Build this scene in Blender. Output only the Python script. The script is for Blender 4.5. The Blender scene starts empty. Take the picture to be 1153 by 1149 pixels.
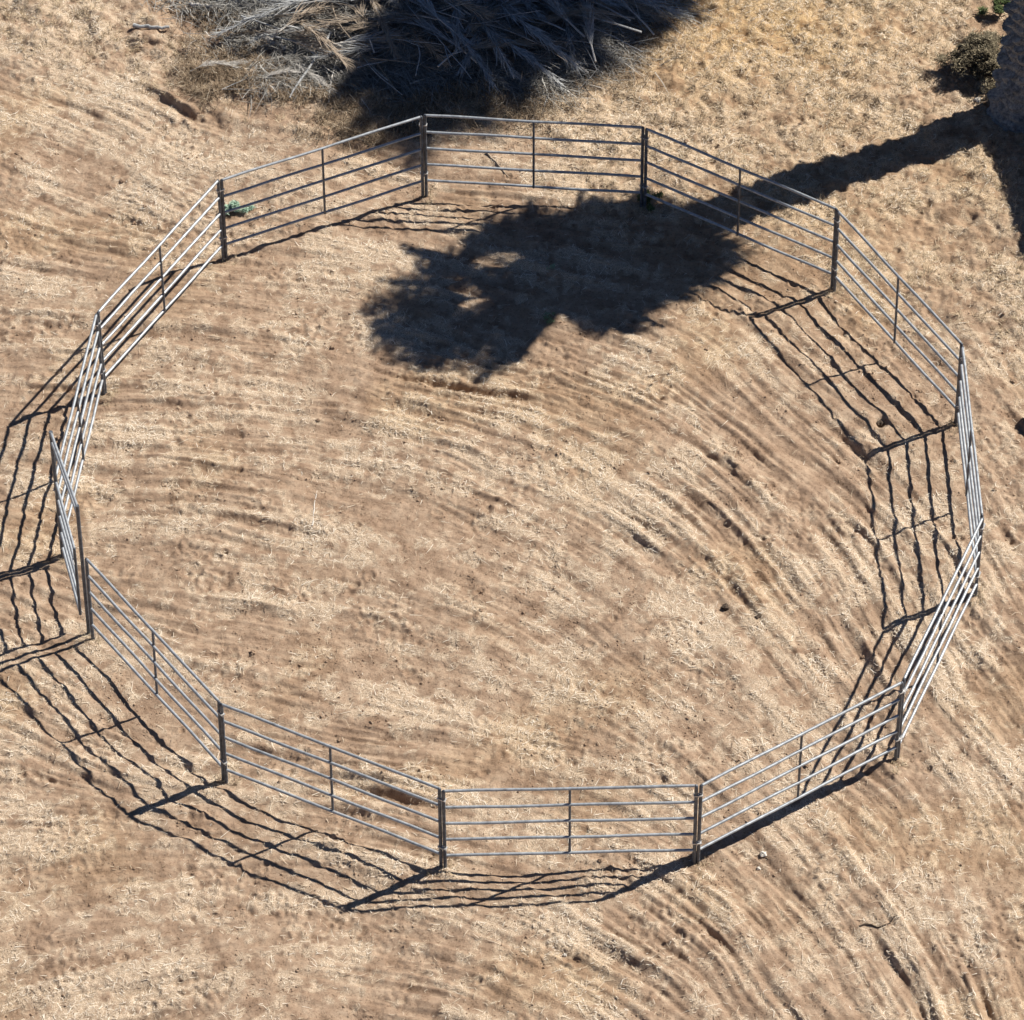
import bpy, math, random
import numpy as np
from mathutils import Vector, Matrix

# ------------------------------------------------------------------ camera, sky, sun, exposure
sc = bpy.context.scene
COL = sc.collection
rng = np.random.default_rng(11)
random.seed(5)

cam_d = bpy.data.cameras.new('camera')
cam = bpy.data.objects.new('camera', cam_d)
COL.objects.link(cam)
PITCH = math.radians(45.514); ROLL = math.radians(-0.269)
Fv = Vector((0, math.cos(PITCH), -math.sin(PITCH))); Rv = Vector((1, 0, 0)); Uv = Rv.cross(Fv)
R2 = Rv*math.cos(ROLL) + Uv*math.sin(ROLL); U2 = -Rv*math.sin(ROLL) + Uv*math.cos(ROLL)
M = Matrix((R2, U2, -Fv)).transposed().to_4x4()
M.translation = Vector((0, -49.0, 49.526))
cam.matrix_world = M
cam_d.sensor_width = 36; cam_d.sensor_fit = 'HORIZONTAL'; cam_d.lens = 175.22
cam_d.clip_end = 3000; cam_d.clip_start = 1
sc.camera = cam

SUN_EL = math.radians(46.9); SUN_AZ = math.atan2(1.2975, 0.6441)
world = bpy.data.worlds.new("World"); sc.world = world; world.use_nodes = True
wn = world.node_tree; wn.nodes.clear()
wo = wn.nodes.new('ShaderNodeOutputWorld'); bg = wn.nodes.new('ShaderNodeBackground')
sky = wn.nodes.new('ShaderNodeTexSky'); sky.sky_type = 'NISHITA'; sky.sun_disc = False
sky.sun_elevation = SUN_EL; sky.sun_rotation = SUN_AZ; sky.air_density = 0.6; sky.dust_density = 0.1; sky.ozone_density = 4.0; sky.altitude = 1500
bg.inputs['Strength'].default_value = 0.05
wn.links.new(sky.outputs[0], bg.inputs[0]); wn.links.new(bg.outputs[0], wo.inputs[0])
sun_d = bpy.data.lights.new('sun', 'SUN'); sun_d.energy = 5.0; sun_d.angle = math.radians(0.53)
sun_d.color = (1.0, 0.94, 0.84)
sun = bpy.data.objects.new('sun', sun_d); COL.objects.link(sun)
sdir = Vector((math.sin(SUN_AZ)*math.cos(SUN_EL), math.cos(SUN_AZ)*math.cos(SUN_EL), math.sin(SUN_EL)))
sun.rotation_euler = sdir.to_track_quat('Z', 'Y').to_euler()
sun.location = sdir*60
sc.view_settings.view_transform = 'Standard'; sc.view_settings.look = 'None'
sc.view_settings.gamma = 1; sc.view_settings.exposure = 0.52

# ------------------------------------------------------------------ helpers
def tag(o, label=None, cat=None, group=None, kind=None):
    if label: o['label'] = label
    if cat: o['category'] = cat
    if group: o['group'] = group
    if kind: o['kind'] = kind
    return o

def empty(name, loc=(0, 0, 0), rz=0.0):
    o = bpy.data.objects.new(name, None); COL.objects.link(o)
    o.location = loc; o.rotation_euler = (0, 0, rz); o.empty_display_size = 0.1
    return o

def mesh_np(name, V, Fc, mat=None, smooth=False, attrs=None, parent=None):
    """V (n,3), Fc (m,k) all faces of k corners"""
    V = np.asarray(V, np.float32); Fc = np.asarray(Fc, np.int32)
    me = bpy.data.meshes.new(name)
    k = Fc.shape[1]
    me.vertices.add(len(V)); me.vertices.foreach_set('co', V.ravel())
    me.loops.add(Fc.size); me.loops.foreach_set('vertex_index', Fc.ravel())
    me.polygons.add(len(Fc))
    me.polygons.foreach_set('loop_start', np.arange(0, Fc.size, k, dtype=np.int32))
    me.polygons.foreach_set('loop_total', np.full(len(Fc), k, np.int32))
    if smooth: me.polygons.foreach_set('use_smooth', np.ones(len(Fc), bool))
    me.update(calc_edges=True)
    if attrs:
        for an, av in attrs.items():
            at = me.attributes.new(an, 'FLOAT', 'POINT')
            at.data.foreach_set('value', np.asarray(av, np.float32))
    if mat: me.materials.append(mat)
    o = bpy.data.objects.new(name, me); COL.objects.link(o)
    if parent: o.parent = parent
    return o

class MB:
    """collects tubes, boxes and blades, and links them as one mesh object"""
    def __init__(s): s.v = []; s.f = []
    def tube(s, pts, r, n=10, caps=True):
        pts = [Vector(p) for p in pts]
        rs = r if isinstance(r, (list, tuple)) else [r]*len(pts)
        b0 = len(s.v); prev = None
        for i, p in enumerate(pts):
            t = (pts[min(i+1, len(pts)-1)] - pts[max(i-1, 0)]).normalized()
            if prev is None:
                a = Vector((0, 0, 1)) if abs(t.z) < .9 else Vector((1, 0, 0))
                u = t.cross(a).normalized()
            else:
                u = (prev - t*prev.dot(t)).normalized()
            prev = u; w = t.cross(u)
            for j in range(n):
                an = 2*math.pi*j/n
                s.v.append(p + (u*math.cos(an) + w*math.sin(an))*rs[i])
        for i in range(len(pts)-1):
            for j in range(n):
                a = b0+i*n+j; b = b0+i*n+(j+1) % n
                s.f.append((a, b, b+n, a+n))
        if caps:
            s.f.append(tuple(b0+j for j in range(n))[::-1])
            s.f.append(tuple(b0+(len(pts)-1)*n+j for j in range(n)))
        return s
    def box(s, c, d, rz=0.0):
        c = Vector(c); b0 = len(s.v); m = Matrix.Rotation(rz, 3, 'Z')
        for dz in (-1, 1):
            for dx, dy in ((-1, -1), (1, -1), (1, 1), (-1, 1)):
                s.v.append(c + m @ Vector((dx*d[0]/2, dy*d[1]/2, dz*d[2]/2)))
        for q in ((3, 2, 1, 0), (4, 5, 6, 7), (0, 1, 5, 4), (1, 2, 6, 5), (2, 3, 7, 6), (3, 0, 4, 7)):
            s.f.append(tuple(b0+i for i in q))
        return s
    def poly(s, pts):
        b0 = len(s.v); s.v += [Vector(p) for p in pts]; s.f.append(tuple(range(b0, b0+len(pts)))); return s
    def build(s, name, mat, parent=None, smooth=True):
        me = bpy.data.meshes.new(name); me.from_pydata([tuple(v) for v in s.v], [], s.f)
        if smooth:
            me.polygons.foreach_set('use_smooth', np.ones(len(me.polygons), bool))
            me.set_sharp_from_angle(angle=math.radians(40))
        me.materials.append(mat); me.update()
        o = bpy.data.objects.new(name, me); COL.objects.link(o)
        if parent: o.parent = parent
        return o

def copy_tree(o, parent=None):
    c = o.copy(); COL.objects.link(c)
    if parent: c.parent = parent
    for ch in list(o.children): copy_tree(ch, c)
    return c

# ------------------------------------------------------------------ materials
def mat_new(name, rough=0.9):
    m = bpy.data.materials.new(name); m.use_nodes = True
    nt = m.node_tree; b = nt.nodes['Principled BSDF']
    b.inputs['Roughness'].default_value = rough
    return m, nt, b
def N(nt, t, **kw):
    n = nt.nodes.new(t)
    for k, v in kw.items():
        if k in n.inputs: n.inputs[k].default_value = v
        else: setattr(n, k, v)
    return n
def ramp(nt, fac, stops):
    r = nt.nodes.new('ShaderNodeValToRGB'); e = r.color_ramp.elements
    e[0].position = stops[0][0]; e[0].color = (*stops[0][1], 1)
    e[1].position = stops[-1][0]; e[1].color = (*stops[-1][1], 1)
    for p, c in stops[1:-1]:
        q = e.new(p); q.color = (*c, 1)
    nt.links.new(fac, r.inputs[0]); return r.outputs[0]
def mix(nt, fac, a, b, mode='MIX'):
    m = nt.nodes.new('ShaderNodeMix'); m.data_type = 'RGBA'; m.blend_type = mode
    for s, v in ((0, fac), (6, a), (7, b)):
        if isinstance(v, (int, float)): m.inputs[s].default_value = v
        elif isinstance(v, tuple): m.inputs[s].default_value = (*v, 1)
        else: nt.links.new(v, m.inputs[s])
    return m.outputs[2]
def noise(nt, scale, detail=4, rough=.6, coords='Object', dist=0.0):
    tc = nt.nodes.new('ShaderNodeTexCoord')
    n = N(nt, 'ShaderNodeTexNoise'); n.inputs['Scale'].default_value = scale
    n.inputs['Detail'].default_value = detail; n.inputs['Roughness'].default_value = rough
    n.inputs['Distortion'].default_value = dist
    nt.links.new(tc.outputs[coords], n.inputs['Vector'])
    return n.outputs['Fac']
def bump(nt, b, h, strength, dist):
    n = nt.nodes.new('ShaderNodeBump'); n.inputs['Strength'].default_value = strength
    n.inputs['Distance'].default_value = dist
    nt.links.new(h, n.inputs['Height']); nt.links.new(n.outputs[0], b.inputs['Normal'])

def attr(nt, name):
    a = nt.nodes.new('ShaderNodeAttribute'); a.attribute_name = name; return a.outputs['Fac']

# ground
mG, nt, b = mat_new('dry_soil', .95)
b.inputs['Specular IOR Level'].default_value = .12
soil = ramp(nt, noise(nt, 3.0, 8, .65), [(.32, (.25, .168, .115)), (.5, (.365, .260, .184)), (.68, (.47, .353, .258))])
chaff = ramp(nt, noise(nt, 75.0, 5, .75, dist=.6), [(.34, (.21, .14, .096)), (.44, (.39, .288, .205)), (.54, (.56, .445, .33)), (.66, (.80, .68, .54))])
dots = ramp(nt, noise(nt, 34.0, 6, .7), [(.36, (.60, .55, .50)), (.46, (1, 1, 1)), (.60, (1, 1, 1)), (.72, (1.25, 1.22, 1.18))])
soil = mix(nt, 1.0, soil, dots, 'MULTIPLY')
c1 = mix(nt, attr(nt, 'straw'), soil, chaff)
c2 = mix(nt, attr(nt, 'gold'), c1, mix(nt, 1.0, c1, (1.0, .90, .66), 'MULTIPLY'))
nt.links.new(c2, b.inputs['Base Color'])
mm = N(nt, 'ShaderNodeMath', operation='ADD')
nt.links.new(noise(nt, 60, 6, .7), mm.inputs[0]); nt.links.new(noise(nt, 14, 5, .6), mm.inputs[1])
bump(nt, b, mm.outputs[0], .85, .022)

def blade_mat(name, stops, rough=.75, trans=0.0):
    m, nt, b = mat_new(name, rough)
    nt.links.new(ramp(nt, attr(nt, 'tint'), stops), b.inputs['Base Color'])
    b.inputs['Specular IOR Level'].default_value = .25
    return m
mStraw = blade_mat('straw', [(0, (.20, .137, .098)), (.25, (.41, .305, .215)), (.6, (.68, .565, .425)), (1, (.92, .85, .73))])
mGrass = blade_mat('dry_grass', [(0, (.14, .10, .065)), (.3, (.36, .275, .18)), (.65, (.60, .48, .33)), (1, (.84, .73, .55))])
mWeed = blade_mat('weed_leaf', [(0, (.045, .07, .02)), (.5, (.17, .22, .09)), (1, (.40, .48, .30))])
mMint = blade_mat('mint_leaf', [(0, (.10, .19, .13)), (.5, (.26, .40, .29)), (1, (.50, .64, .52))])
mShrub = blade_mat('shrub_leaf', [(0, (.035, .03, .018)), (.4, (.10, .082, .052)), (.8, (.23, .195, .13)), (1, (.42, .36, .25))])
mPalm = blade_mat('palm_leaflet', [(0, (.03, .055, .02)), (.6, (.06, .10, .035)), (1, (.12, .15, .05))], .5)

mSteel, nt, b = mat_new('galvanised_steel', .42)
nf = noise(nt, 9, 6, .7)
nt.links.new(ramp(nt, nf, [(.26, (.24, .17, .12)), (.34, (.24, .255, .275)), (.5, (.37, .40, .435)), (.7, (.52, .555, .59))]), b.inputs['Base Color'])
b.inputs['Metallic'].default_value = .35
nt.links.new(ramp(nt, noise(nt, 30, 4), [(.3, (.34,)*3), (.7, (.58,)*3)]), b.inputs['Roughness'])
mPost, nt, b = mat_new('weathered_backlit_steel', .5)  # rusty steel, its greys darkened to paint in the uprights' backlit shade
nt.links.new(ramp(nt, noise(nt, 12, 6, .7), [(.27, (.14, .085, .05)), (.36, (.06, .068, .084)), (.55, (.115, .132, .158)), (.75, (.23, .255, .29))]), b.inputs['Base Color'])
b.inputs['Metallic'].default_value = .25
mLatch, nt, b = mat_new('bright_zinc', .38)
nt.links.new(ramp(nt, noise(nt, 40, 4), [(.3, (.5, .5, .5)), (.7, (.72, .72, .72))]), b.inputs['Base Color'])
b.inputs['Metallic'].default_value = .5

mBark, nt, b = mat_new('palm_bark', .9)
nt.links.new(ramp(nt, noise(nt, 16, 8, .7), [(.28, (.06, .062, .07)), (.5, (.24, .245, .255)), (.72, (.52, .52, .52))]), b.inputs['Base Color'])
bump(nt, b, noise(nt, 45, 6, .7), .8, .02)
mDead = {}
for nm, c0, c1_ in (('grey', (.17, .18, .185), (.58, .59, .60)), ('tan', (.20, .155, .115), (.47, .385, .30)), ('pale', (.40, .37, .34), (.72, .69, .64))):
    m, nt, b = mat_new('dead_wood_'+nm, .8)
    nt.links.new(ramp(nt, noise(nt, 22, 6, .7), [(.3, c0), (.7, c1_)]), b.inputs['Base Color'])
    bump(nt, b, noise(nt, 60, 5), .4, .01); mDead[nm] = m
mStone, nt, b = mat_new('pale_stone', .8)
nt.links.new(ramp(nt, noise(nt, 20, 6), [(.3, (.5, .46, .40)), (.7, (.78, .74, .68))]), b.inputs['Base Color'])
mClod, nt, b = mat_new('dark_clod', .95)
nt.links.new(ramp(nt, noise(nt, 30, 6), [(.3, (.035, .025, .018)), (.7, (.10, .07, .05))]), b.inputs['Base Color'])
mShadowBlob, nt, b = mat_new('shadow_blob_black', .6)  # near-black of the added tub that stands for a shadow blob
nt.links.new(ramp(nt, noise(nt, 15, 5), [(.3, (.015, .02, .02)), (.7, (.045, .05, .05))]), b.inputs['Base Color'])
mPlank, nt, b = mat_new('shed_boards', .85)
nt.links.new(ramp(nt, noise(nt, 5, 8), [(.3, (.16, .10, .06)), (.7, (.30, .21, .14))]), b.inputs['Base Color'])
mRoof, nt, b = mat_new('corrugated_roof', .5)
nt.links.new(ramp(nt, noise(nt, 2, 8), [(.3, (.22, .22, .22)), (.7, (.40, .40, .39))]), b.inputs['Base Color'])
b.inputs['Metallic'].default_value = .6

# ------------------------------------------------------------------ ground height field
ST = 0.018
X0, X1, Y0, Y1 = -9.2, 9.6, -11.2, 13.2
gx = np.arange(X0, X1, ST); gy = np.arange(Y0, Y1, ST)
nx, ny = len(gx), len(gy)
kx = np.fft.rfftfreq(nx, ST)*2*np.pi; ky = np.fft.fftfreq(ny, ST)*2*np.pi
K2 = kx[None, :]**2 + ky[:, None]**2
def gnoise(sig):
    f = np.fft.rfft2(rng.standard_normal((ny, nx)))*np.exp(-K2*sig*sig/2)
    a = np.fft.irfft2(f, s=(ny, nx)); a -= a.mean(); return (a/a.std()).astype(np.float32)
def blur(a, sig):
    return np.fft.irfft2(np.fft.rfft2(a)*np.exp(-K2*sig*sig/2), s=(ny, nx)).astype(np.float32)
def sstep(a, lo, hi):
    t = np.clip((a-lo)/(hi-lo), 0, 1); return t*t*(3-2*t)

# direction of the drag marks at places on the ground (x, y, heading)
DIRS = [(-6.90, 8.05, -0.54), (-5.77, 9.49, -0.50), (-6.76, 5.66, -0.44), (-5.62, 6.63, -0.54), (-3.64, 6.62, -0.36), (-6.65, 3.93, -0.08), (-4.84, 3.73, -0.06),
 (-6.53, 1.90, -0.13), (-4.77, 2.25, -0.16), (-3.56, 4.10, -0.21), (-1.59, 1.32, -0.20), (-4.70, 0.63, -0.01), (-2.79, -0.78, -0.15), (-0.95, 0.96, -0.37), (-0.70, -0.10, -0.48),
 (-0.33, -1.14, -0.58), (-1.56, -1.13, -0.36), (0.93, 1.30, -0.60), (2.19, 1.30, -0.70), (3.44, 1.29, -0.86), (4.14, 2.74, -1.00), (4.02, 0.04, -0.98),
 (2.13, -1.15, -0.79), (1.49, -2.49, -0.83), (3.29, -2.84, -1.05), (0.88, -2.82, -0.68), (-0.33, -2.48, -0.47), (-2.14, -2.47, -0.24), (-3.96, -2.46, -0.13),
 (-3.31, -3.77, -0.28), (0.86, -4.44, -0.29), (-0.92, -4.59, -0.19), (0.26, -5.07, -0.28), (1.68, -4.61, -0.86), (2.65, -4.13, -0.96), (4.27, -2.51, -1.14),
 (4.70, -1.17, -1.15), (6.96, 1.26, -1.10), (7.14, 3.65, -1.02), (5.52, 4.61, -0.83), (6.75, -1.69, -1.16), (6.21, -4.16, -1.15), (3.73, -6.49, -0.86),
 (4.24, -7.99, -1.07), (5.41, -7.55, -1.28), (6.29, -6.50, -1.22), (3.30, -8.72, -0.94), (1.38, -8.42, -0.84), (0.81, -7.97, -0.69), (0.25, -7.52, -0.28),
 (-0.90, -7.22, -0.28), (-0.89, -8.69, -0.40), (-2.61, -7.95, 0.11), (-4.31, -8.38, 0.33), (-5.47, -7.93, 0.49), (-6.02, -6.43, 0.18), (-4.37, -7.04, -0.01),
 (-5.88, -4.88, -0.55), (-5.11, -3.76, -0.74), (1.64, 5.60, -0.21), (0.31, 3.13, -0.35), (4.26, 5.58, -0.73), (-3.61, 5.64, -0.21), (0.34, 7.59, -0.22),
 (-6.75, -2.44, -0.46), (-6.90, -0.06, -0.25), (-3.25, -5.67, -0.28), (-5.26, -0.76, -0.15), (6.87, 9.40, -0.76), (3.73, 9.00, -0.52), (6.31, -9.32, -1.24), (-6.41, -9.24, 0.44)]
D = np.array(DIRS)
cgx = np.linspace(X0, X1, 90); cgy = np.linspace(Y0, Y1, 110)
CX, CY = np.meshgrid(cgx, cgy)
w = np.exp(-((CX[..., None]-D[:, 0])**2 + (CY[..., None]-D[:, 1])**2)/(2*.95**2)) + 1e-9
cc = (w*np.cos(2*D[:, 2])).sum(-1); ss = (w*np.sin(2*D[:, 2])).sum(-1)
nn = np.hypot(cc, ss); cc /= nn; ss /= nn
def upsample(a):
    t = np.array([np.interp(gx, cgx, r) for r in a])
    return np.array([np.interp(gy, cgy, t[:, i]) for i in range(nx)]).T
th = .5*np.arctan2(upsample(ss), upsample(cc)) + .07*gnoise(.35) + .03*gnoise(.10)
vx = np.cos(th).astype(np.float32); vy = np.sin(th).astype(np.float32)

def lic(chans, length):
    n = int(length/ST); out = [c.copy() for c in chans]
    II, JJ = np.meshgrid(np.arange(nx, dtype=np.float32), np.arange(ny, dtype=np.float32))
    for sgn in (1, -1):
        px, py = II.copy(), JJ.copy(); qx, qy = vx*sgn, vy*sgn
        for k in range(1, n+1):
            px += qx; py += qy
            ix = np.clip(px.round().astype(np.int32), 0, nx-1); iy = np.clip(py.round().astype(np.int32), 0, ny-1)
            fl = iy*nx + ix
            ax = vx.ravel()[fl]; ay = vy.ravel()[fl]
            s = np.where(ax*qx + ay*qy < 0, -1, 1).astype(np.float32)
            qx, qy = ax*s, ay*s
            wk = math.exp(-2.2*(k/n)**2)
            for o, c in zip(out, chans): o += wk*c.ravel()[fl]
    res = []
    for o in out:
        o -= o.mean(); res.append(o/o.std())
    return res
L1, Lm = lic([gnoise(.060), gnoise(.11)], 1.35)
Lf, = lic([gnoise(.034)], 1.1)
L2, L3 = lic([gnoise(.022), gnoise(.012)], .30)
GX, GY = np.meshgrid(gx, gy)
def blob(x, y, rx, ry=None, rz=0.0):
    ry = ry or rx; c, s = math.cos(rz), math.sin(rz)
    dx, dy = GX-x, GY-y
    return np.exp(-(((dx*c+dy*s)/rx)**2 + ((-dx*s+dy*c)/ry)**2)).astype(np.float32)
# untouched dry grass: top right, far side, far-left corner
gr = np.zeros_like(GX)
def half(px, py, qx, qy, soft):
    """1 on the right-hand side of the line p->q"""
    d = -((qx-px)*(GY-py) - (qy-py)*(GX-px))/math.hypot(qx-px, qy-py)
    return sstep(d + .25*wob, -soft, soft)
wob = gnoise(.35)
gA, gB = (7.68, 2.35), (-0.19, 7.60)
gC, gD = (-3.28, 8.13), (-8.08, 9.51)
grass = np.maximum(half(*gA, *gB, .45), half(*gC, *gD, .4)*(GX < 0)).astype(np.float32)
grass *= 1.0
patch = gnoise(.30)*.6 + gnoise(.12)*.45 + .5*Lm
amp = 1 + .35*gnoise(.5)
La, Lb = lic([gnoise(.030), gnoise(.018)], .70)
SCR = .011
HB = gnoise(.8)
scratch = (-np.exp(-(La/.16)**2)*sstep(gnoise(.22)+.4*Lm, .1, 1.2) - .5*np.exp(-(Lb/.2)**2)*sstep(gnoise(.18), .2, 1.3)).astype(np.float32)
cl = gnoise(.026); clod = (np.abs(cl)**1.4*np.sign(cl)*sstep(gnoise(.25), .2, 1.4)).astype(np.float32)
H = (amp*(1-.72*grass)*(SCR*scratch + .021*np.tanh(L1*1.1)*(1+.30*sstep(Lm, 0, 1.5)) + .0115*np.tanh(1.4*Lf) + .020*np.tanh(Lm)*(.5+.5*sstep(patch, -1, 1)) + .0050*L2 + .0024*L3)*(.62 + .38*sstep(HB, -1.3, 1.3) + .16*sstep(GX, 0, 5)*(GX < 5.2) + .22*sstep(-GY, 6, 9))
     + .0085*clod + .0050*gnoise(.07) + .0030*gnoise(.035) + .0020*gnoise(.018) + .028*gnoise(.6)
     + grass*(.020*gnoise(.09) + .011*gnoise(.045) + .004*gnoise(.02))).astype(np.float32)
# ground trodden flatter along the right-hand and near-left rails
H *= 1 - .50*np.maximum(blob(*(5.47, -0.66), .95, 1.5), .6*np.maximum(blob(*(5.18, 2.00), .9, .9), blob(*(-5.34, -3.76), 1.2, 1.0)))
# eroded lip beyond the pen, low mound under the brush, burrows, hoof prints
def lip(pts, hgt, back):
    global H
    d = np.full(GX.shape, 1e9, np.float32); sd = np.zeros_like(d)
    for (ax, ay), (bx, by) in zip(pts[:-1], pts[1:]):
        t = np.clip(((GX-ax)*(bx-ax)+(GY-ay)*(by-ay))/((bx-ax)**2+(by-ay)**2), 0, 1)
        ex, ey = GX-ax-t*(bx-ax), GY-ay-t*(by-ay)
        dd = np.hypot(ex, ey); s = np.sign((bx-ax)*ey-(by-ay)*ex)
        m = dd < d; d = np.where(m, dd, d); sd = np.where(m, s, sd)
    ends = np.clip(1-np.maximum(0, 0), 0, 1)
    d = d + .035*gnoise(.07)*(sd > 0)
    up = np.where(sd > 0, np.exp(-(d/back)**2), np.exp(-(d/.035)**2))*np.clip(.75+.5*gnoise(.12), .15, 1.5)
    H += (hgt*up).astype(np.float32)
lip([(-5.73, 8.82), (-5.25, 8.49), (-4.96, 8.20), (-4.54, 7.89)], .085, .32)
lip([(-5.78, 9.78), (-5.23, 9.70), (-5.02, 9.44)], .05, .25)
PCX, PCY = (-1.28, 10.01)
mound = blob(PCX, PCY+.2, 3.0, 1.35, -.08)
H += .24*mound*(1+.12*gnoise(.2))
lumps = blob(*(-3.85, 8.96), 1.3, .8)
H += .10*lumps + .05*lumps*gnoise(.12)
for (hx, hy), r, dp in (((5.23, 1.33), .085, .12), ((6.19, 6.00), .06, .08), ((4.58, 1.46), .05, .03), ((4.95, 6.22), .04, .05), ((2.04, 5.87), .05, .04), ((6.48, -1.18), .12, .03), ((-3.84, 1.16), .05, .04)):
    H += (.35*dp*blob(hx-.03, hy+.08, r*2.2) - dp*1.3*blob(hx, hy, r)).astype(np.float32)
for k in range(170):
    x = random.uniform(X0, X1); y = random.uniform(Y0, Y1)
    i, j = int((x-X0)/ST), int((y-Y0)/ST); q = 12
    i0, i1, j0, j1 = max(0, i-q), min(nx, i+q), max(0, j-q), min(ny, j+q)
    if i1-i0 < 3 or j1-j0 < 3: continue
    r = random.uniform(.035, .06); a = random.uniform(0, 6.28)
    sx, sy = GX[j0:j1, i0:i1]-x, GY[j0:j1, i0:i1]-y
    u_, v_ = sx*math.cos(a)+sy*math.sin(a), -sx*math.sin(a)+sy*math.cos(a)
    e = np.hypot(u_/1.3, v_)/r
    H[j0:j1, i0:i1] += -.022*np.exp(-e**4) + .012*np.exp(-((e-1.35)/.35)**2)
# flatten towards the border so that the fine ground meets the coarse ground
edge = np.minimum.reduce([GX-X0, gx[-1]-GX, GY-Y0, gy[-1]-GY])
fade = sstep(edge, 0, .8)
H *= fade
straw = np.clip(.44 + .30*patch + .26*gnoise(.05) + .16*gnoise(.025) + .15*L1 + .30*grass, 0, 1)*1.0  # straw gathers on ridges; browner grooves also paint in furrow shade
straw = sstep(straw, .20, .86).astype(np.float32)
gold = (blob(*(3.36, 10.06), 3.2, 1.7)*.9 + .35*blob(*(4.26, 5.58), 3, 2) + .25*sstep(gnoise(.5), 0, 2)).clip(0, 1).astype(np.float32)

def hz(x, y):
    x = np.asarray(x, float); y = np.asarray(y, float)
    fx = np.clip((x-X0)/ST, 0, nx-1.001); fy = np.clip((y-Y0)/ST, 0, ny-1.001)
    i = fx.astype(int); j = fy.astype(int); a = fx-i; c = fy-j
    return (H[j, i]*(1-a)*(1-c)+H[j, i+1]*a*(1-c)+H[j+1, i]*(1-a)*c+H[j+1, i+1]*a*c)
def fld(A, x, y):
    i = np.clip(((np.asarray(x)-X0)/ST).astype(int), 0, nx-1); j = np.clip(((np.asarray(y)-Y0)/ST).astype(int), 0, ny-1)
    return A[j, i]

ext = np.cumsum(np.geomspace(.03, 90, 34))
def pad1(a): return np.concatenate([a[0]-ext[::-1], a, a[-1]+ext])
ne = len(ext)
PX, PY = pad1(gx), pad1(gy)
def padf(A, v): return np.pad(A, ne, mode='constant', constant_values=v)
HP = padf(H, 0.0); SP = padf(straw*fade+.55*(1-fade), .55); GP = padf(gold*fade, 0)
XX, YY = np.meshgrid(PX, PY)
V = np.stack([XX.ravel(), YY.ravel(), HP.ravel()], 1)
n_x, n_y = len(PX), len(PY)
idx = np.arange(n_x*n_y, dtype=np.int32).reshape(n_y, n_x)
Fc = np.stack([idx[:-1, :-1].ravel(), idx[:-1, 1:].ravel(), idx[1:, 1:].ravel(), idx[1:, :-1].ravel()], 1)
ground = mesh_np('ground', V, Fc, mG, True, {'straw': SP.ravel(), 'gold': GP.ravel()})
tag(ground, kind='structure')

# ------------------------------------------------------------------ blades lying and standing (numpy)
def blades(name, x, y, z, yaw, pitch, ln, wd, tint, mat, bend=0.0, parent=None):
    """three-point blades, each two quads, pointed at the tip"""
    n = len(x)
    dx, dy, dz = np.cos(yaw)*np.cos(pitch), np.sin(yaw)*np.cos(pitch), np.sin(pitch)
    sx, sy = -np.sin(yaw)*wd/2, np.cos(yaw)*wd/2
    P0 = np.stack([x, y, z], 1)
    dirv = np.stack([dx, dy, dz], 1)*ln[:, None]
    side = np.stack([sx, sy, np.zeros(n)], 1)
    bv = np.stack([np.zeros(n), np.zeros(n), -np.abs(bend)*ln], 1) if np.ndim(bend) else np.array([0, 0, -bend])*ln[:, None]
    lat = side*rng.normal(0, 3.0, n)[:, None]
    Pm = P0 + dirv*.5 + lat - bv*.0
    Pe = P0 + dirv + bv
    V = np.stack([P0-side, P0+side, Pm-side*.9, Pm+side*.9, Pe-side*.25, Pe+side*.25], 1).reshape(-1, 3)
    b = (np.arange(n)*6)[:, None]
    F = np.concatenate([b+np.array([[0, 1, 3, 2]]), b+np.array([[2, 3, 5, 4]])], 0)
    return mesh_np(name, V, F, mat, False, {'tint': np.repeat(tint, 6)}, parent)

clumpf = gnoise(.05)
# straw litter on the worked ground
n = 620000
x = rng.uniform(-8.6, 8.6, n); y = rng.uniform(-10.0, 11.6, n)
keep = rng.random(n) < (.05 + .60*fld(straw, x, y)**1.5)*(.35+.65*sstep(fld(clumpf, x, y), -1, 1))
x, y = x[keep], y[keep]; n = len(x)
ln = rng.gamma(2.6, .024, n).clip(.015, .20); pitch = rng.normal(0, .14, n)
yaw = rng.uniform(0, 2*np.pi, n)
z = hz(x + np.cos(yaw)*ln/2, y + np.sin(yaw)*ln/2) + rng.uniform(.002, .020, n) - np.sin(pitch)*ln/2
tn = np.clip(.50 + .27*rng.standard_normal(n) + .12*fld(patch, x, y), 0, 1)
o = blades('straw_litter', x, y, z, yaw, pitch, ln, rng.uniform(.003, .0082, n), tn, mStraw)
tag(o, 'pale dry straw and chaff scattered over the raked soil', 'straw', kind='stuff')

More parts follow.
